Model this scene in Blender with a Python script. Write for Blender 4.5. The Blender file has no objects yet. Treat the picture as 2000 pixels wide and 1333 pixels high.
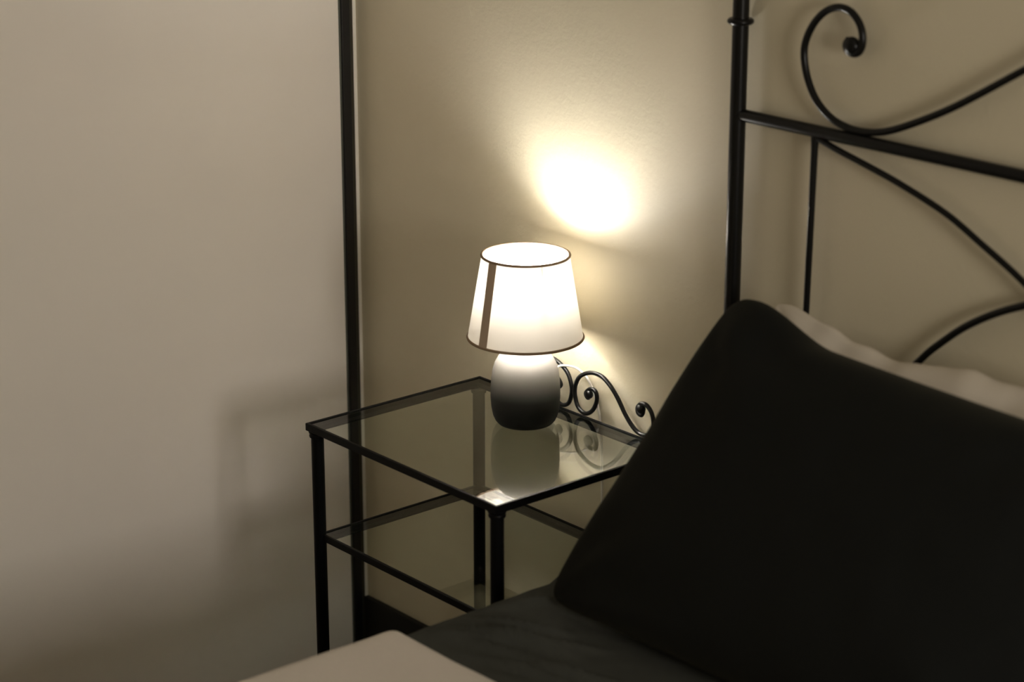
import bpy, bmesh, math, random
from mathutils import Vector, Matrix, noise

scene = bpy.context.scene
COL = scene.collection
PI = math.pi

# ------------------------------------------------------------------ camera, world, exposure
cam_d = bpy.data.cameras.new('camera')
cam_d.sensor_width = 36.0
cam_d.lens = 78.98
cam_d.clip_start = 0.05
cam = bpy.data.objects.new('camera', cam_d)
COL.objects.link(cam)
cam.location = (2.78031, -2.31298, 1.83041)
cam.rotation_euler = (math.radians(90 - 17.733), 0, math.radians(49.374))
cam_d.dof.use_dof = True
cam_d.dof.focus_distance = 3.66
cam_d.dof.aperture_fstop = 3.2
scene.camera = cam

world = bpy.data.worlds.new('night')
scene.world = world
world.use_nodes = True
world.node_tree.nodes['Background'].inputs[0].default_value = (0.02, 0.022, 0.025, 1)
world.node_tree.nodes['Background'].inputs[1].default_value = 0.2

vs = scene.view_settings
vs.view_transform = 'Standard'
vs.look = 'None'
vs.exposure = 0.0
vs.gamma = 1.0
vs.use_curve_mapping = False
scene.cycles.max_bounces = 12
scene.cycles.transparent_max_bounces = 24
scene.cycles.sample_clamp_indirect = 20.0

FILL = 29.0      # watts of the added warm fill light, out of view on the room's right

fl = bpy.data.lights.new('room_fill_light', 'AREA')
fl.shape = 'RECTANGLE'
fl.size, fl.size_y = 0.7, 0.7
fl.energy = FILL
fl.color = (1.0, 0.93, 0.845)
fo = bpy.data.objects.new('room_fill_light', fl)
COL.objects.link(fo)
fo.location = (3.62, -1.1, 1.42)
fo.rotation_euler = (0, math.radians(80), 0)

BULB = 200.0      # radiance of the lamp's bulb


# ------------------------------------------------------------------ materials
def new_mat(name):
    m = bpy.data.materials.new(name)
    m.use_nodes = True
    return m, m.node_tree.nodes, m.node_tree.links, m.node_tree.nodes['Principled BSDF']


def add_bump(m, scale, strength, dist=0.002, detail=4.0, coord='Object', rough=0.5):
    n, l = m.node_tree.nodes, m.node_tree.links
    tc = n.new('ShaderNodeTexCoord')
    nz = n.new('ShaderNodeTexNoise')
    nz.inputs['Scale'].default_value = scale
    nz.inputs['Detail'].default_value = detail
    nz.inputs['Roughness'].default_value = rough
    b = n.new('ShaderNodeBump')
    b.inputs['Strength'].default_value = strength
    b.inputs['Distance'].default_value = dist
    l.new(tc.outputs[coord], nz.inputs['Vector'])
    l.new(nz.outputs['Fac'], b.inputs['Height'])
    l.new(b.outputs['Normal'], n['Principled BSDF'].inputs['Normal'])
    return nz


def paint(name, c, rough=0.6, spec=0.4, bump=None, var=0.0, vscale=3.0):
    m, n, l, p = new_mat(name)
    p.inputs['Base Color'].default_value = (*c, 1)
    p.inputs['Roughness'].default_value = rough
    p.inputs['Specular IOR Level'].default_value = spec
    if bump:
        add_bump(m, *bump)
    if var:
        tc = n.new('ShaderNodeTexCoord')
        nz = n.new('ShaderNodeTexNoise')
        nz.inputs['Scale'].default_value = vscale
        nz.inputs['Detail'].default_value = 5
        mx = n.new('ShaderNodeMix')
        mx.data_type = 'RGBA'
        mx.inputs[6].default_value = tuple(v * (1 - var) for v in c) + (1,)
        mx.inputs[7].default_value = tuple(min(1, v * (1 + var)) for v in c) + (1,)
        l.new(tc.outputs['Object'], nz.inputs['Vector'])
        l.new(nz.outputs['Fac'], mx.inputs[0])
        l.new(mx.outputs[2], p.inputs['Base Color'])
    return m


M = {}
M['wall'] = paint('cream_wall_paint', (0.67, 0.605, 0.445), 0.5, 0.85, (120, 0.17, 0.003, 3.0), 0.02, 6)
M['ceiling'] = paint('ceiling_paint', (0.85, 0.82, 0.76), 0.8, 0.2)
M['floor'] = paint('dark_floor_tile', (0.10, 0.085, 0.065), 0.45, 0.4, None, 0.15, 8)
M['skirting'] = paint('dark_skirting', (0.010, 0.009, 0.007), 0.55, 0.3, (60, 0.1, 0.001))
M['panel'] = paint('frosted_white_panel', (0.85, 0.805, 0.74), 0.7, 0.15, (500, 0.05, 0.0006, 2.0))
M['jamb'] = paint('white_jamb', (0.88, 0.84, 0.76), 0.6, 0.3)
M['profile'] = paint('black_aluminium', (0.006, 0.006, 0.006), 0.42, 0.4, (300, 0.05, 0.0005))
M['groove'] = paint('dark_bronze_groove', (0.035, 0.030, 0.018), 0.5, 0.4)
M['edge_shade'] = paint('grey_edge_shade', (0.11, 0.115, 0.095), 0.8, 0.2)  # grey tone for the soft shade painted beside the black profile
M['iron'] = paint('black_wrought_iron', (0.0045, 0.0045, 0.0042), 0.30, 0.22, (140, 0.16, 0.0006, 3.0))
M['iron_frame'] = paint('matte_black_frame', (0.0035, 0.0035, 0.0034), 0.45, 0.10, (160, 0.14, 0.0006, 3.0))
M['iron_table'] = paint('black_enamel_iron', (0.0055, 0.0055, 0.0055), 0.30, 0.35, (160, 0.14, 0.0006, 3.0))
M['ceramic'] = paint('matte_ceramic', (0.62, 0.58, 0.53), 0.6, 0.35, (400, 0.03, 0.0004))
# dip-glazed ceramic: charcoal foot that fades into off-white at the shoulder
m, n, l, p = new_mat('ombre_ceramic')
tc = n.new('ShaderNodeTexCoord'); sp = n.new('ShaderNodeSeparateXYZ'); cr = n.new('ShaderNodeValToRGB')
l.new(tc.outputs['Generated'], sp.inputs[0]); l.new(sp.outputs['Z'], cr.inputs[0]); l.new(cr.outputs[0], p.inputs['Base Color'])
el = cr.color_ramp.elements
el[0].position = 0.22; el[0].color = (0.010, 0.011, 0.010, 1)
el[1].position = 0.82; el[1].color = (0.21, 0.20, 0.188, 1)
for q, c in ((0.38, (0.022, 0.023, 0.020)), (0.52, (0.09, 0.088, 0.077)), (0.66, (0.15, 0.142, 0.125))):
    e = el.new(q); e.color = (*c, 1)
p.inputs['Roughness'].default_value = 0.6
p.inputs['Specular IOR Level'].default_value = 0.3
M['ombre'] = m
M['trim'] = paint('brown_tape', (0.26, 0.18, 0.115), 0.8, 0.2, (900, 0.2, 0.0004))
M['cable'] = paint('white_cable', (0.80, 0.76, 0.70), 0.45, 0.4)
M['socket'] = paint('white_socket', (0.75, 0.72, 0.68), 0.5, 0.4)
M['char'] = paint('charcoal_cotton', (0.0105, 0.0112, 0.0105), 0.95, 0.05, (900, 0.25, 0.0006, 2.0))
M['charsheet'] = paint('charcoal_sheet', (0.052, 0.054, 0.047), 0.95, 0.08, (700, 0.25, 0.0006, 2.0), 0.12, 60)
M['whitecotton'] = paint('white_cotton', (0.62, 0.56, 0.47), 0.9, 0.1, (600, 0.2, 0.0006, 2.0))
M['duvet'] = paint('pale_grey_cotton', (0.66, 0.61, 0.55), 0.9, 0.1, (600, 0.25, 0.0006, 2.0), 0.03, 90)
M['mattress'] = paint('mattress_ticking', (0.5, 0.48, 0.44), 0.9, 0.1)

for q_ in ('char',):
    p = M[q_].node_tree.nodes['Principled BSDF']
    p.inputs['Sheen Weight'].default_value = 0.06
    p.inputs['Sheen Roughness'].default_value = 0.4
    p.inputs['Sheen Tint'].default_value = (0.9, 0.85, 0.6, 1)

# lampshade: thin cloth that scatters light on both sides
m, n, l, p = new_mat('lampshade_cloth')
n.remove(p)
out = n['Material Output']
d = n.new('ShaderNodeBsdfDiffuse'); d.inputs[0].default_value = (0.95, 0.92, 0.86, 1)
t = n.new('ShaderNodeBsdfTranslucent'); t.inputs[0].default_value = (0.95, 0.88, 0.76, 1)
mx = n.new('ShaderNodeMixShader'); mx.inputs[0].default_value = 0.07
tc = n.new('ShaderNodeTexCoord'); nz = n.new('ShaderNodeTexNoise'); nz.inputs['Scale'].default_value = 700
b = n.new('ShaderNodeBump'); b.inputs['Strength'].default_value = 0.08; b.inputs['Distance'].default_value = 0.0005
l.new(tc.outputs['Object'], nz.inputs['Vector']); l.new(nz.outputs['Fac'], b.inputs['Height'])
l.new(b.outputs['Normal'], d.inputs['Normal'])
l.new(d.outputs[0], mx.inputs[1]); l.new(t.outputs[0], mx.inputs[2]); l.new(mx.outputs[0], out.inputs[0])
M['shade'] = m

# seam tape: translucent brown strip
m, n, l, p = new_mat('seam_tape')
n.remove(p)
out = n['Material Output']
d = n.new('ShaderNodeBsdfDiffuse'); d.inputs[0].default_value = (0.46, 0.36, 0.27, 1)
t = n.new('ShaderNodeBsdfTranslucent'); t.inputs[0].default_value = (0.20, 0.11, 0.05, 1)
mx = n.new('ShaderNodeMixShader'); mx.inputs[0].default_value = 0.02
l.new(d.outputs[0], mx.inputs[1]); l.new(t.outputs[0], mx.inputs[2]); l.new(mx.outputs[0], out.inputs[0])
M['tape'] = m

# bulb
m, n, l, p = new_mat('opal_bulb')
n.remove(p)
e = n.new('ShaderNodeEmission')
e.inputs[0].default_value = (1.0, 0.97, 0.925, 1)
e.inputs[1].default_value = BULB
l.new(e.outputs[0], n['Material Output'].inputs[0])
M['bulb'] = m


# glass sheet: transparent with an angle dependent mirror reflection (Schlick), same from both sides
def glass(name, tint):
    m, n, l, p = new_mat(name)
    n.remove(p)
    out = n['Material Output']
    geo = n.new('ShaderNodeNewGeometry')
    dot = n.new('ShaderNodeVectorMath'); dot.operation = 'DOT_PRODUCT'
    l.new(geo.outputs['Normal'], dot.inputs[0]); l.new(geo.outputs['Incoming'], dot.inputs[1])
    ab = n.new('ShaderNodeMath'); ab.operation = 'ABSOLUTE'; l.new(dot.outputs['Value'], ab.inputs[0])
    su = n.new('ShaderNodeMath'); su.operation = 'SUBTRACT'; su.inputs[0].default_value = 1.0; l.new(ab.outputs[0], su.inputs[1])
    pw = n.new('ShaderNodeMath'); pw.operation = 'POWER'; pw.inputs[1].default_value = 5.0; l.new(su.outputs[0], pw.inputs[0])
    ma = n.new('ShaderNodeMath'); ma.operation = 'MULTIPLY_ADD'; ma.inputs[1].default_value = 0.96; ma.inputs[2].default_value = 0.04
    l.new(pw.outputs[0], ma.inputs[0])
    tr = n.new('ShaderNodeBsdfTransparent'); tr.inputs[0].default_value = (*tint, 1)
    gl = n.new('ShaderNodeBsdfGlossy'); gl.inputs['Roughness'].default_value = 0.0; gl.inputs[0].default_value = (1, 1, 1, 1)
    mx = n.new('ShaderNodeMixShader')
    l.new(ma.outputs[0], mx.inputs[0]); l.new(tr.outputs[0], mx.inputs[1]); l.new(gl.outputs[0], mx.inputs[2])
    l.new(mx.outputs[0], out.inputs[0])
    return m


M['glass'] = glass('clear_green_glass', (0.925, 0.955, 0.925))


# ------------------------------------------------------------------ mesh helpers
def finish(name, bm, mat, parent=None, smooth=True, bevel=0.0, angle=35):
    bmesh.ops.recalc_face_normals(bm, faces=bm.faces)
    me = bpy.data.meshes.new(name)
    bm.to_mesh(me)
    bm.free()
    o = bpy.data.objects.new(name, me)
    COL.objects.link(o)
    me.materials.append(mat)
    if parent is not None:
        o.parent = parent
        o.matrix_parent_inverse = Matrix.Translation(-Vector(parent.location))
    if bevel:
        md = o.modifiers.new('bevel', 'BEVEL')
        md.width = bevel
        md.segments = 2
        md.limit_method = 'ANGLE'
        md.angle_limit = math.radians(40)
    if smooth:
        me.polygons.foreach_set('use_smooth', [True] * len(me.polygons))
        if angle < 180:
            try:
                me.set_sharp_from_angle(angle=math.radians(angle))
            except Exception:
                pass
    return o


def root(name, loc, label, cat, group=None):
    o = bpy.data.objects.new(name, None)
    o.empty_display_size = 0.05
    COL.objects.link(o)
    o.location = loc
    o['label'] = label
    o['category'] = cat
    if group:
        o['group'] = group
    return o


def tag(o, label, cat, group=None):
    o['label'] = label
    o['category'] = cat
    if group:
        o['group'] = group
    return o


def box(bm, x0, x1, y0, y1, z0, z1):
    v = [bm.verts.new((x, y, z)) for x in (x0, x1) for y in (y0, y1) for z in (z0, z1)]
    for f in ((0, 1, 3, 2), (4, 6, 7, 5), (0, 4, 5, 1), (2, 3, 7, 6), (0, 2, 6, 4), (1, 5, 7, 3)):
        bm.faces.new([v[i] for i in f])


def spline(pts, per=8):
    P = [Vector(q) for q in pts]
    out = []
    for i in range(len(P) - 1):
        p0 = P[i - 1] if i > 0 else P[0] * 2 - P[1]
        p1, p2 = P[i], P[i + 1]
        p3 = P[i + 2] if i + 2 < len(P) else P[-1] * 2 - P[-2]
        for k in range(per):
            t = k / per
            out.append(0.5 * ((2 * p1) + (p2 - p0) * t + (2 * p0 - 5 * p1 + 4 * p2 - p3) * t * t + (3 * p1 - p0 - 3 * p2 + p3) * t ** 3))
    out.append(P[-1])
    return out


def tube(bm, pts, r, seg=12, cap=True, ref=(0, 1, 0)):
    """sweep a circle of radius r (number or list) along the points"""
    pts = [Vector(q) for q in pts]
    N = len(pts)
    rad = r if isinstance(r, (list, tuple)) else [r] * N
    rings = []
    for i, q in enumerate(pts):
        t = (pts[min(i + 1, N - 1)] - pts[max(i - 1, 0)]).normalized()
        rf = Vector(ref)
        if abs(t.dot(rf)) > 0.95:
            rf = Vector((1, 0, 0)) if abs(t.x) < 0.9 else Vector((0, 0, 1))
        a = t.cross(rf).normalized()
        b = a.cross(t).normalized()
        rings.append([bm.verts.new(q + (a * math.cos(2 * PI * k / seg) + b * math.sin(2 * PI * k / seg)) * rad[i]) for k in range(seg)])
    for i in range(N - 1):
        for k in range(seg):
            bm.faces.new((rings[i][k], rings[i][(k + 1) % seg], rings[i + 1][(k + 1) % seg], rings[i + 1][k]))
    if cap:
        bm.faces.new(rings[0][::-1])
        bm.faces.new(rings[-1])


def lathe(bm, prof, cx, cy, seg=64, cap_b=True, cap_t=True):
    rings = []
    for r, z in prof:
        rings.append([bm.verts.new((cx + r * math.cos(2 * PI * k / seg), cy + r * math.sin(2 * PI * k / seg), z)) for k in range(seg)])
    for i in range(len(rings) - 1):
        for k in range(seg):
            bm.faces.new((rings[i][k], rings[i][(k + 1) % seg], rings[i + 1][(k + 1) % seg], rings[i + 1][k]))
    if cap_b:
        bm.faces.new(rings[0][::-1])
    if cap_t:
        bm.faces.new(rings[-1])
    return rings


def ball(bm, c, r, sx=1.0, sy=1.0, sz=1.0):
    res = bmesh.ops.create_uvsphere(bm, u_segments=16, v_segments=10, radius=1.0)
    for v in res['verts']:
        v.co = Vector((v.co.x * r * sx, v.co.y * r * sy, v.co.z * r * sz)) + Vector(c)


def xz(pts, y=0.0):
    return [(x, y, z) for x, z in pts]


def mirror(pts, cx):
    return [(2 * cx - x, z) for x, z in pts]


# ------------------------------------------------------------------ the room
YW = 0.0205          # face of the wall behind the bed
XP = -0.357          # face of the sliding panel on the left
FX, FY, ZC = 3.7, -3.5, 2.6
FZ = -0.05           # floor level


def struct(name, bm, mat, **k):
    o = finish(name, bm, mat, **k)
    o['kind'] = 'structure'
    return o


bm = bmesh.new(); box(bm, XP - 0.6, FX + 0.1, YW, YW + 0.12, FZ, ZC); struct('wall_back', bm, M['wall'], smooth=False)
bm = bmesh.new(); box(bm, FX, FX + 0.12, FY, YW, FZ, ZC); struct('wall_right', bm, M['wall'], smooth=False)
bm = bmesh.new(); box(bm, XP - 0.6, FX + 0.1, FY - 0.12, FY, FZ, ZC); struct('wall_front', bm, M['wall'], smooth=False)
bm = bmesh.new(); box(bm, XP - 0.72, XP - 0.6, FY, YW, FZ, ZC); struct('wall_left', bm, M['wall'], smooth=False)
bm = bmesh.new(); box(bm, XP - 0.72, FX + 0.12, FY - 0.12, YW + 0.12, FZ - 0.1, FZ); struct('floor', bm, M['floor'], smooth=False)
bm = bmesh.new(); box(bm, XP - 0.72, FX + 0.12, FY - 0.12, YW + 0.12, ZC, ZC + 0.1); struct('ceiling', bm, M['ceiling'], smooth=False)
bm = bmesh.new(); box(bm, XP + 0.001, FX - 0.001, YW - 0.011, YW, FZ, 0.080); struct('baseboard_back', bm, M['skirting'], smooth=False, bevel=0.002)
# pale jamb strip in the corner between the sliding panel and the wall
bm = bmesh.new(); box(bm, XP - 0.10, XP - 0.001, 0.0112, YW, FZ, ZC); struct('trim_1', bm, M['jamb'], smooth=False)

# sliding panel with its metal edge
door = root('sliding_door', (XP, -0.5, FZ), 'tall plain white sliding door with a black metal edge profile beside the beige wall', 'door')
bm = bmesh.new(); box(bm, XP - 0.03, XP, -2.9, -0.0180, FZ + 0.004, ZC - 0.02); finish('door_panel', bm, M['panel'], door, smooth=False)
bm = bmesh.new(); box(bm, XP - 0.03, XP + 0.001, -0.0180, -0.0145, FZ + 0.004, ZC - 0.02); finish('edge_shade_strip', bm, M['edge_shade'], door, smooth=False)  # added dark strip: soft shade along the panel edge, put in as colour
bm = bmesh.new(); box(bm, XP - 0.03, XP + 0.006, -0.0145, 0.0030, FZ + 0.004, ZC - 0.02); finish('edge_profile', bm, M['profile'], door, bevel=0.001)
bm = bmesh.new(); box(bm, XP - 0.03, XP + 0.002, 0.0030, 0.0112, FZ + 0.004, ZC - 0.02); finish('profile_groove', bm, M['groove'], door, smooth=False)

# ------------------------------------------------------------------ nightstand
W, D, H = 0.472, 0.3632, 0.612
ns = root('nightstand', (W / 2, -D / 2, FZ), 'black iron bedside table with two glass shelves and scrolled back rail', 'nightstand')


def frame_ring(bm, x0, x1, y0, y1, zt, hgt, th, ledge, lt):
    """angle-iron rectangle: a thin upright rim with a ledge inside for the glass"""
    box(bm, x0, x1, y0, y0 + th, zt - hgt, zt)
    box(bm, x0, x1, y1 - th, y1, zt - hgt, zt)
    box(bm, x0, x0 + th, y0 + th, y1 - th, zt - hgt, zt)
    box(bm, x1 - th, x1, y0 + th, y1 - th, zt - hgt, zt)
    zb = zt - hgt
    box(bm, x0 + th, x1 - th, y0 + th, y0 + ledge, zb, zb + lt)
    box(bm, x0 + th, x1 - th, y1 - ledge, y1 - th, zb, zb + lt)
    box(bm, x0 + th, x0 + ledge, y0 + ledge, y1 - ledge, zb, zb + lt)
    box(bm, x1 - ledge, x1 - th, y0 + ledge, y1 - ledge, zb, zb + lt)


bm = bmesh.new(); frame_ring(bm, 0, W, -D, 0, H, 0.0125, 0.0055, 0.0185, 0.0028)
finish('top_frame', bm, M['iron_frame'], ns, smooth=False, bevel=0.0008)
bm = bmesh.new(); box(bm, 0.0057, W - 0.0057, -D + 0.0057, -0.0057, H - 0.0096, H - 0.0016)
finish('glass_top', bm, M['glass'], ns, smooth=False).update_tag()
HS = 0.4227
ins = 0.0125
bm = bmesh.new(); frame_ring(bm, ins, W - ins, -D + ins, -ins, HS, 0.0115, 0.0050, 0.0180, 0.0028)
finish('shelf_frame', bm, M['iron_frame'], ns, smooth=False, bevel=0.0008)
bm = bmesh.new(); box(bm, ins + 0.0052, W - ins - 0.0052, -D + ins + 0.0052, -ins - 0.0052, HS - 0.0086, HS - 0.0014)
finish('glass_shelf', bm, M['glass'], ns, smooth=False)
for lx in (ins + 0.001, W - ins - 0.001):
    for ly in (-ins - 0.001, -D + ins + 0.001):
        bm = bmesh.new()
        lathe(bm, [(0.0095, FZ), (0.0103, FZ + 0.002), (0.0103, H - 0.0235), (0.0128, H - 0.0225), (0.0133, H - 0.0195), (0.0122, H - 0.0170), (0.0136, H - 0.0155), (0.0140, H - 0.0132), (0.0135, H - 0.0126)], lx, ly, 20)
        finish('leg', bm, M['iron_frame'], ns)

# scrolled gallery along the back edge
RZ = H
sc_loop = [(0.2761, 0.6499), (0.2720, 0.6440), (0.2666, 0.6500), (0.2736, 0.6585), (0.2842, 0.6614), (0.2914, 0.6565), (0.2921, 0.6431),
           (0.2824, 0.6253), (0.2659, 0.6157), (0.2491, 0.6215), (0.2417, 0.6366), (0.2408, 0.6535), (0.2508, 0.6739), (0.2744, 0.6872),
           (0.3002, 0.6891), (0.3213, 0.6794), (0.3402, 0.6626), (0.3591, 0.6392), (0.3778, 0.6226), (0.3950, 0.6160),
           (0.4130, 0.6205), (0.4225, 0.6370), (0.4190, 0.6560), (0.4075, 0.6670), (0.3950, 0.6670), (0.3870, 0.6590),
           (0.3880, 0.6500), (0.3960, 0.6480), (0.3990, 0.6550), (0.3940, 0.6580)]
for flip in (False, True):
    pts = mirror(sc_loop, 0.2365) if flip else sc_loop
    bm = bmesh.new()
    path = spline(xz(pts), 6)
    tube(bm, path, 0.0036, 10)
    c0, c1 = pts[0], pts[-1]
    ball(bm, (c0[0] + (0.002 if flip else -0.002), 0, c0[1] + 0.001), 0.0078, 1, 0.8, 1)
    ball(bm, (c1[0], 0, c1[1]), 0.0086, 1, 0.8, 1)
    finish('back_scroll', bm, M['iron_table'], ns, angle=60)

# ------------------------------------------------------------------ table lamp
LX, LY, LZ = 0.2235, -0.0914, H - 0.0014
lamp = root('table_lamp', (LX, LY, LZ), 'lit table lamp with pale rounded ceramic base and cream cone shade on glass table', 'lamp')
body = [(0.0, 0), (0.0390, 0.0), (0.0440, 0.0018), (0.0485, 0.0070), (0.0520, 0.0150), (0.0545, 0.028), (0.0557, 0.044), (0.0556, 0.058), (0.0546, 0.074),
        (0.0525, 0.089), (0.0490, 0.101), (0.0435, 0.1105), (0.036, 0.1175), (0.026, 0.1225), (0.0150, 0.1245), (0.0110, 0.1250)]
bm = bmesh.new()
lathe(bm, [(max(r, 0.0005), LZ + z) for r, z in body], LX, LY, 64)
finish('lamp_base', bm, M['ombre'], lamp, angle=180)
bm = bmesh.new()
lathe(bm, [(0.0085, LZ + 0.1245), (0.0085, LZ + 0.139), (0.0145, LZ + 0.141), (0.0145, LZ + 0.176), (0.012, LZ + 0.178)], LX, LY, 24)
finish('bulb_socket', bm, M['socket'], lamp)
ZB, ZT, RB, RT = 0.755, 0.889, 0.0915, 0.0690
bm = bmesh.new()
lathe(bm, [(RB + (RT - RB) * i / 10, ZB + (ZT - ZB) * i / 10) for i in range(11)], LX, LY, 96, False, False)
finish('lamp_shade', bm, M['shade'], lamp, angle=180)


def ring(bm, cx, cy, z, r, tr, seg=96):
    c = [Vector((cx + r * math.cos(2 * PI * k / seg), cy + r * math.sin(2 * PI * k / seg), z)) for k in range(seg)]
    rings = []
    for k, q in enumerate(c):
        o = Vector((math.cos(2 * PI * k / seg), math.sin(2 * PI * k / seg), 0))
        rings.append([bm.verts.new(q + (o * math.cos(2 * PI * j / 8) + Vector((0, 0, 1)) * math.sin(2 * PI * j / 8)) * tr) for j in range(8)])
    for k in range(seg):
        for j in range(8):
            bm.faces.new((rings[k][j], rings[k][(j + 1) % 8], rings[(k + 1) % seg][(j + 1) % 8], rings[(k + 1) % seg][j]))


for z, r in ((ZB, RB), (ZT, RT)):
    bm = bmesh.new(); ring(bm, LX, LY, z, r, 0.0023); finish('shade_piping', bm, M['trim'], lamp)['label'] = 'thin brown piping on the shade rim'
# brown seam strip on the side that faces the wardrobe
bm = bmesh.new()
a0 = math.radians(-77.5)
rows = []
for i in range(11):
    rr = RB + (RT - RB) * i / 10 + 0.0012
    ac = math.radians(-87.5)
    half = 0.0090 / rr
    rows.append([bm.verts.new((LX + rr * math.cos(ac + half * s), LY + rr * math.sin(ac + half * s), ZB + (ZT - ZB) * i / 10)) for s in (-1, -0.5, 0, 0.5, 1)])
for i in range(10):
    for j in range(4):
        bm.faces.new((rows[i][j], rows[i][j + 1], rows[i + 1][j + 1], rows[i + 1][j]))
finish('shade_seam', bm, M['tape'], lamp, angle=180)['label'] = 'brown fabric seam strip down the lampshade'
# shade carrier: ring on the socket and three wires up to the upper rim
bm = bmesh.new()
ring(bm, LX, LY, LZ + 0.158, 0.0160, 0.0014, 32)
for k in range(3):
    a = math.radians(100 + 120 * k)
    tube(bm, [(LX + q_ * math.cos(a), LY + q_ * math.sin(a), z_) for q_, z_ in ((0.0160, LZ + 0.158), (0.052, LZ + 0.166), (0.064, LZ + 0.20), (RT - 0.0010, ZT - 0.003))], 0.0010, 6, True, (0, 0, 1))
finish('shade_carrier', bm, M['socket'], lamp)
# LED bulb: white plastic body below, opal dome above
BZ = 0.830
BR = 0.0300
BX = LX - 0.004
bm = bmesh.new()
lathe(bm, [(0.010, BZ - 0.050), (0.013, BZ - 0.034), (BR * 0.62, BZ - 0.020), (BR * 0.945, BZ - 0.0095)], BX, LY, 32)
finish('bulb_body', bm, M['socket'], lamp)
bm = bmesh.new()
lathe(bm, [(BR * math.cos(a_), BZ + BR * math.sin(a_)) for a_ in [PI / 2 * q_ / 10 - 0.0 for q_ in range(-2, 10)] + [PI / 2 * 0.99]], BX, LY, 32, False, True)
finish('bulb_dome', bm, M['bulb'], lamp, angle=180)
# cable: leaves the back of the base, arches over the back rail and drops behind the table
bm = bmesh.new()
cab = [(0.2420, -0.0480, 0.640), (0.2180, -0.0230, 0.668), (0.2085, -0.0100, 0.6815), (0.2180, 0.0, 0.6850), (0.2376, 0.0095, 0.6820), (0.2623, 0.0115, 0.6660), (0.2811, 0.0120, 0.6335),
       (0.2895, 0.0120, 0.60), (0.2930, 0.0120, 0.54), (0.2960, 0.0120, 0.40), (0.2980, 0.0100, 0.20), (0.30, 0.0040, 0.10), (0.31, -0.005, FZ + 0.02), (0.33, -0.02, FZ + 0.0035), (0.40, -0.05, FZ + 0.0035)]
tube(bm, spline(cab, 8), 0.0021, 8)
finish('power_cable', bm, M['cable'], lamp, angle=180)

# ------------------------------------------------------------------ bed
BX0, BX1 = 0.5825, 2.1375
BC = 0.5 * (BX0 + BX1)
YF = -2.02
bed = root('bed', (BC, -1.0, FZ), 'black wrought iron bed with tall headboard posts and scrollwork against the wall', 'bed')


def post(x, y, top):
    bm = bmesh.new()
    pr = [(0.0150, FZ), (0.0150, FZ + 0.012), (0.0119, FZ + 0.016), (0.0119, top - 0.03), (0.016, top - 0.025), (0.016, top - 0.018), (0.010, top - 0.012),
          (0.017, top + 0.004), (0.020, top + 0.018), (0.015, top + 0.034), (0.001, top + 0.042)]
    lathe(bm, pr, x, y, 28)
    o = finish('headboard_post' if y > -1 else 'foot_post', bm, M['iron'], bed)
    return o


for x in (BX0, BX1):
    o = post(x, 0.0, 1.92)
    bm = bmesh.new()
    cz = 1.2924
    lathe(bm, [(0.0115, cz - 0.0045), (0.0165, cz - 0.0042), (0.0188, cz - 0.0022), (0.0194, cz), (0.0188, cz + 0.0022), (0.0165, cz + 0.0042), (0.0115, cz + 0.0045)], x, 0, 28)
    c = finish('post_collar', bm, M['iron'], o)
    post(x, YF, 0.62)
# rails of the headboard
bm = bmesh.new(); tube(bm, [(BX0 + 0.010, 0, 1.158), (BX1 - 0.010, 0, 1.158)], 0.0092, 16, True, (0, 0, 1)); finish('top_rail', bm, M['iron'], bed)
bm = bmesh.new(); tube(bm, [(BX0 + 0.010, 0, 0.60), (BX1 - 0.010, 0, 0.60)], 0.0092, 16, True, (0, 0, 1)); finish('lower_rail', bm, M['iron'], bed)
for x in (BX0, BX1):
    bm = bmesh.new(); box(bm, x - 0.008, x + 0.008, YF + 0.01, -0.010, 0.25, 0.285); finish('side_rail', bm, M['iron'], bed, smooth=False)
bm = bmesh.new(); box(bm, BX0 + 0.01, BX1 - 0.01, YF - 0.01, YF + 0.01, 0.25, 0.285); finish('foot_rail', bm, M['iron'], bed, smooth=False)
for k in range(10):
    bm = bmesh.new(); y = -0.15 - k * 0.19
    box(bm, BX0 + 0.008, BX1 - 0.008, y - 0.03, y + 0.03, 0.268, 0.283)
    finish('slat', bm, M['iron'], bed, smooth=False)

s_pts = [(0.7880, 1.2865), (0.7905, 1.2900), (0.7960, 1.2880), (0.7975, 1.2820), (0.7925, 1.2790), (0.7860, 1.2835), (0.7870, 1.2920), (0.7950, 1.2950)]
s_pts = [(0.7850, 1.2935), (0.7800, 1.2860), (0.7835, 1.2780), (0.7930, 1.2750), (0.8030, 1.2785), (0.8085, 1.2900), (0.8072, 1.3061), (0.7993, 1.3203), (0.7844, 1.3315), (0.7641, 1.3344),
         (0.7413, 1.3261), (0.7217, 1.3081), (0.7082, 1.284), (0.7049, 1.2611), (0.7126, 1.2306), (0.7306, 1.2017), (0.7584, 1.1812), (0.7911, 1.1722), (0.8257, 1.1721),
         (0.862, 1.1799), (0.9078, 1.1989), (0.96, 1.2246), (1.0102, 1.2537), (1.075, 1.2935), (1.16, 1.345), (1.25, 1.385), (BC - 0.003, 1.400)]
a1 = [(0.7355, 1.1490), (0.7560, 1.1430), (0.7786, 1.1370), (0.8286, 1.1255), (0.8862, 1.1110), (0.9649, 1.0860), (1.026, 1.0570), (1.0955, 1.0210), (1.17, 0.97), (1.25, 0.90), (BC - 0.002, 0.80)]
a2 = [(0.865, 0.70), (0.889, 0.79), (0.9200, 0.851), (0.9441, 0.8815), (0.9701, 0.9063), (1.0085, 0.9381), (1.0541, 0.9667), (1.1008, 0.9890), (1.18, 1.022), (1.27, 1.045), (BC - 0.002, 1.052)]
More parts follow.
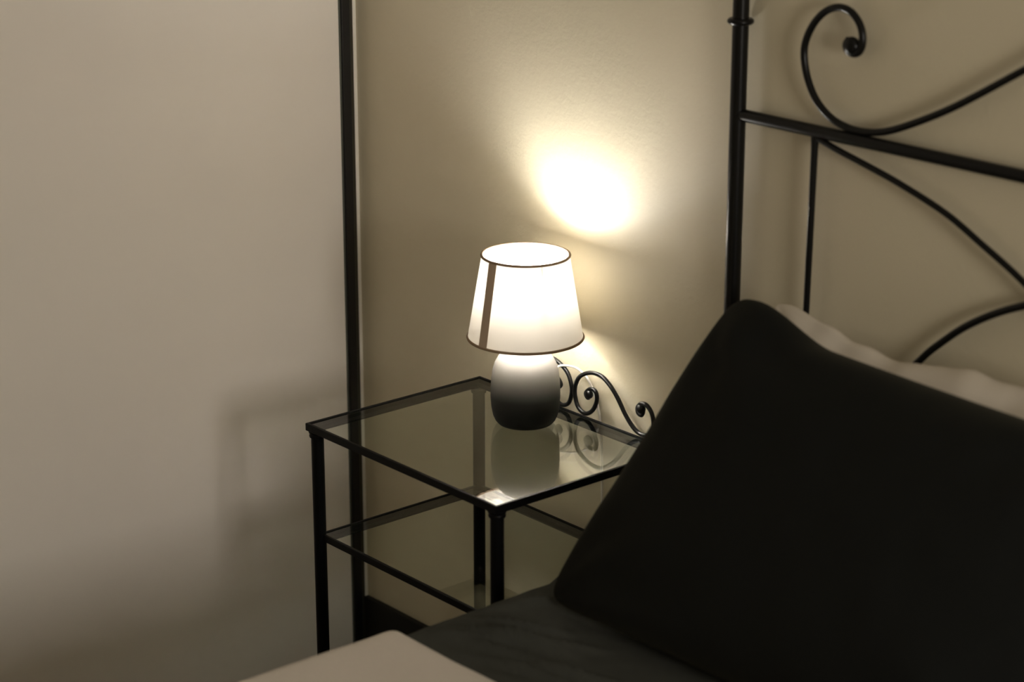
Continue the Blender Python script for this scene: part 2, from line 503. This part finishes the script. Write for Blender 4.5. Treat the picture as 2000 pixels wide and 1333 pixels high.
for flip in (False, True):
    f = (lambda q: mirror(q, BC)) if flip else (lambda q: q)
    sp = f(s_pts)
    bm = bmesh.new(); tube(bm, spline(xz(sp), 8), 0.0053, 14)
    ball(bm, ((2 * BC - 0.7905) if flip else 0.7905, 0, 1.2852), 0.0130, 1, 0.75, 1)
    finish('headboard_scroll', bm, M['iron'], bed, angle=60)
    bm = bmesh.new(); tube(bm, spline(xz(f(a1)), 6), 0.0046, 12); finish('upper_arc', bm, M['iron'], bed, angle=60)
    bm = bmesh.new(); tube(bm, spline(xz(f(a2)), 6), 0.0054, 12); finish('lower_arc', bm, M['iron'], bed, angle=60)
    p0, p1 = f([(0.7312, 1.151)])[0], f([(0.7245, 0.60)])[0]
    bm = bmesh.new()
    tube(bm, xz([p0, (p0[0], p0[1] - 0.018), p1]), [0.0062, 0.0052, 0.0042], 12)
    finish('spindle', bm, M['iron'], bed, angle=60)

# ------------------------------------------------------------------ bedding
MX0, MX1 = 0.566, 2.154
bm = bmesh.new(); box(bm, MX0, MX1, -2.0, -0.030, 0.286, 0.505)
matt = finish('mattress', bm, M['mattress'], None, bevel=0.03)
tag(matt, 'thick mattress on the black iron bed, hidden under dark sheet', 'mattress')


def nz(x, y, z=0.0):
    return noise.noise(Vector((x, y, z)))


def over_edge(s, xe, zt, r):
    """profile across the bed's left edge: s>0 lies on top, s<0 runs round the edge and down the side"""
    if s >= r:
        return xe + s, zt
    L = r * PI / 2
    q = r - s
    if q <= L:
        a = q / r
        return xe + r - r * math.sin(a), zt - r + r * math.cos(a)
    return xe, zt - r - (q - L)


def wrinkle(x, y):
    """soft folds in the dark sheet: ridges that run along the bed's width from the fold line and fan out"""
    h = 0.0
    for (px, py, ang, ln, wd, amp) in FOLDS:
        dx, dy = x - px, y - py
        u = dx * math.cos(ang) + dy * math.sin(ang)
        v = -dx * math.sin(ang) + dy * math.cos(ang) + 0.012 * math.sin(u * 9 + px * 7)
        e = max(0.0, 1 - (u / ln) ** 2)
        h += 2.6 * amp * min(1.0, max(0.12 if wd < 0.012 else 0.55, (x - 0.55) / 0.06)) * e * math.exp(-(v / wd) ** 2)
    h += 0.0018 * nz(x * 9, y * 9, 3.1) + 0.0012 * nz(x * 24 - y * 12, y * 30, 1.7)
    return h


FOLDS = [(0.66, -0.520, 0.42, 0.13, 0.0065, 0.0060), (0.70, -0.545, 0.30, 0.15, 0.0055, 0.0050), (0.64, -0.485, 0.55, 0.10, 0.0075, 0.0055),
         (0.76, -0.560, 0.34, 0.13, 0.0060, 0.0050), (0.62, -0.560, 0.50, 0.07, 0.0055, 0.0050), (0.82, -0.580, 0.25, 0.12, 0.0060, 0.0050),
         (0.60, -0.330, -0.70, 0.09, 0.0170, 0.0080), (0.57, -0.290, 0.60, 0.08, 0.0150, 0.0075), (0.60, -0.400, 0.85, 0.07, 0.0085, 0.0050),
         (0.72, -0.480, 0.60, 0.09, 0.0080, 0.0045), (0.80, -0.520, 0.55, 0.09, 0.0070, 0.0040), (0.88, -0.565, 0.45, 0.10, 0.0065, 0.0045),
         (0.58, -0.455, 0.95, 0.06, 0.0080, 0.0040), (0.94, -0.590, 0.30, 0.12, 0.0065, 0.0045)]
bm = bmesh.new()
XE, ZS = 0.536, 0.514
SS = [-0.30, -0.22, -0.15, -0.10, -0.07] + [-0.05 + 0.006 * i for i in range(12)]
SS += [SS[-1] + 0.0075 * (i + 1) for i in range(70)] + [0.62 + 0.06 * i for i in range(17)]
ys = [-0.034 - 0.0075 * i for i in range(92)]
grid = []
for y in ys:
    row = []
    for s in SS:
        x, z = over_edge(s, XE, ZS, 0.035)
        if s > 1.58:
            z -= (s - 1.58) * 1.2
        k = max(0.0, min(1.0, (s + 0.02) / 0.04))
        w = wrinkle(x, y)
        row.append(bm.verts.new((x - (1 - k) * w * 1.2 - (0.004 * nz(y * 11, s * 4) if s < 0 else 0), y, z + k * w)))
    grid.append(row)
for i in range(len(ys) - 1):
    for j in range(len(SS) - 1):
        bm.faces.new((grid[i][j], grid[i + 1][j], grid[i + 1][j + 1], grid[i][j + 1]))
sheet = finish('bed_sheet', bm, M['charsheet'], None, angle=180)
md = sheet.modifiers.new('thickness', 'SOLIDIFY'); md.thickness = 0.002; md.offset = -1
tag(sheet, 'wrinkled charcoal sheet showing between the pillow and the pale duvet', 'bed sheet')

# pale duvet
bm = bmesh.new()
YD = -0.606
ZD = 0.5235
SS = [-0.36, -0.28, -0.20, -0.14, -0.09, -0.06] + [-0.05 + 0.0075 * i for i in range(14)]
SS += [SS[-1] + 0.02 * (i + 1) for i in range(30)] + [0.72 + 0.06 * i for i in range(16)]
ys = [YD - 0.001, YD - 0.003, YD - 0.006, YD - 0.010, YD - 0.016, YD - 0.024, YD - 0.034] + [YD - 0.05 - 0.02 * i for i in range(30)] + [YD - 0.70 - 0.05 * i for i in range(15)]
grid = []
for iy, y in enumerate(ys):
    row = []
    q = max(0.0, min(1.0, (YD - y) / 0.022))
    lip = math.sqrt(max(0.0, 1 - (1 - q) ** 2))
    for s in SS:
        x, z = over_edge(s, XE - 0.010, ZD, 0.032)
        z0 = z - 0.006 + 0.006 * lip
        if s > 1.60:
            z0 -= (s - 1.60) * 1.2
        w = 0.0025 * nz(x * 4, y * 4, 9.0) + 0.0012 * nz(x * 13, y * 13, 5.0)
        k = max(0.0, min(1.0, (s + 0.02) / 0.04))
        cx = 0.0
        row.append(bm.verts.new((x - (1 - k) * (w + 0.006 * nz(y * 7, s * 3)), y + 0.010 * max(0.0, (0.04 - s)) * 1.0 - 0.004 * nz(x * 5, 0.3), z0 + k * w)))
    grid.append(row)
for i in range(len(ys) - 1):
    for j in range(len(SS) - 1):
        bm.faces.new((grid[i][j], grid[i + 1][j], grid[i + 1][j + 1], grid[i][j + 1]))
duvet = finish('duvet', bm, M['duvet'], None, angle=180)
md = duvet.modifiers.new('thickness', 'SOLIDIFY'); md.thickness = 0.004; md.offset = -1
tag(duvet, 'smooth pale grey duvet covering the lower bed, bottom edge of the photo', 'duvet')


def pillow(name, mat, P00, P10, P01, P11, T, label, nu=72, nv=56, ear=0.05, back=0.55, seed=0.0, wr=0.006, edge=None, rnd=20.0):
    """cushion between four corner points (bottom left, bottom right, top left, top right)"""
    P00, P10, P01, P11 = map(Vector, (P00, P10, P01, P11))
    n = ((P10 - P00).cross(P01 - P00)).normalized()
    bm = bmesh.new()
    layers = []
    for side in (1, -1):
        g = []
        for j in range(nv + 1):
            row = []
            for i in range(nu + 1):
                u, v = i / nu, j / nv
                # denser near the edges
                u = 0.5 - 0.5 * math.cos(PI * u); v = 0.5 - 0.5 * math.cos(PI * v)
                a, b = 2 * u - 1, 2 * v - 1
                k8 = (abs(a) ** rnd + abs(b) ** rnd) ** (1.0 / rnd)
                k8 = max(abs(a), abs(b)) / k8 if k8 > 1e-6 else 1.0
                u, v = 0.5 + 0.5 * a * k8, 0.5 + 0.5 * b * k8
                ea = ear * (1 - b * b) * a * abs(a)
                eb = ear * (1 - a * a) * b * abs(b)
                uu, vv = u - ea * 0.5, v - eb * 0.5
                q = P00 * (1 - uu) * (1 - vv) + P10 * uu * (1 - vv) + P01 * (1 - uu) * vv + P11 * uu * vv
                if edge:
                    q = q + Vector(edge(u, v))
                th = (max(0.0, 1 - abs(a) ** 2.8) ** 0.5) * (max(0.0, 1 - abs(b) ** 2.8) ** 0.5)
                rad = math.hypot(a, b)
                w = wr * nz(q.x * 11 + seed, q.z * 11, q.y * 11) + 0.5 * wr * nz(q.x * 25 + seed, q.z * 25, 4.0)
                # creases that run out of each corner
                dc = math.hypot(1 - abs(a), 1 - abs(b))
                ang = math.atan2(1 - abs(b), 1 - abs(a) + 1e-6)
                w += wr * 1.3 * math.sin(ang * 9 + seed) * math.exp(-((dc - 0.45) / 0.28) ** 2)
                hgt = T * th * (1.0 if side > 0 else back) + w * th ** 0.5 * (1 if side > 0 else 0.5)
                row.append((q, hgt * side))
            g.append(row)
        layers.append(g)
    V = []
    for side, g in zip((0, 1), layers):
        vv = []
        for j in range(nv + 1):
            r = []
            for i in range(nu + 1):
                if side == 1 and (i in (0, nu) or j in (0, nv)):
                    r.append(V[0][j][i])
                else:
                    q, h = g[j][i]
                    r.append(bm.verts.new(q + n * h))
            vv.append(r)
        V.append(vv)
    for side in (0, 1):
        for j in range(nv):
            for i in range(nu):
                vs_ = [V[side][j][i], V[side][j][i + 1], V[side][j + 1][i + 1], V[side][j + 1][i]]
                bm.faces.new(vs_ if side == 0 else vs_[::-1])
    o = finish(name, bm, mat, None, angle=180)
    tag(o, label, 'pillow')
    return o


def white_edge(u, v):
    # uneven, slouching top edge
    k = v ** 3
    return (0, 0, -0.022 * k * math.exp(-((u - 0.30) / 0.14) ** 2) + k * (0.009 * nz(u * 6.0, 2.2) + 0.006 * nz(u * 15, 7.7)))


pillow('pillow', M['whitecotton'], (0.675, -0.215, 0.545), (1.32, -0.215, 0.545), (0.720, -0.058, 0.925), (1.36, -0.058, 0.915), 0.045,
       'white pillow propped against the headboard behind the dark pillow', seed=3.0, wr=0.006, ear=0.07, back=0.5, edge=white_edge)
def sm(a, b, x):
    t_ = max(0.0, min(1.0, (x - a) / (b - a)))
    return t_ * t_ * (3 - 2 * t_)


def dark_edge(u, v):
    # the top edge drops away from the stuffed corner
    return (0, 0, -0.034 * v ** 3 * sm(0.055, 0.24, u) * (1 - sm(0.8, 1.0, u)))


pillow('pillow', M['char'], (0.610, -0.390, 0.522), (1.400, -0.390, 0.522), (0.722, -0.135, 0.948), (1.49, -0.135, 0.925), 0.092,
       'large charcoal pillow leaning in front of the white pillow', seed=0.0, wr=0.005, ear=0.02, back=0.5, edge=dark_edge)
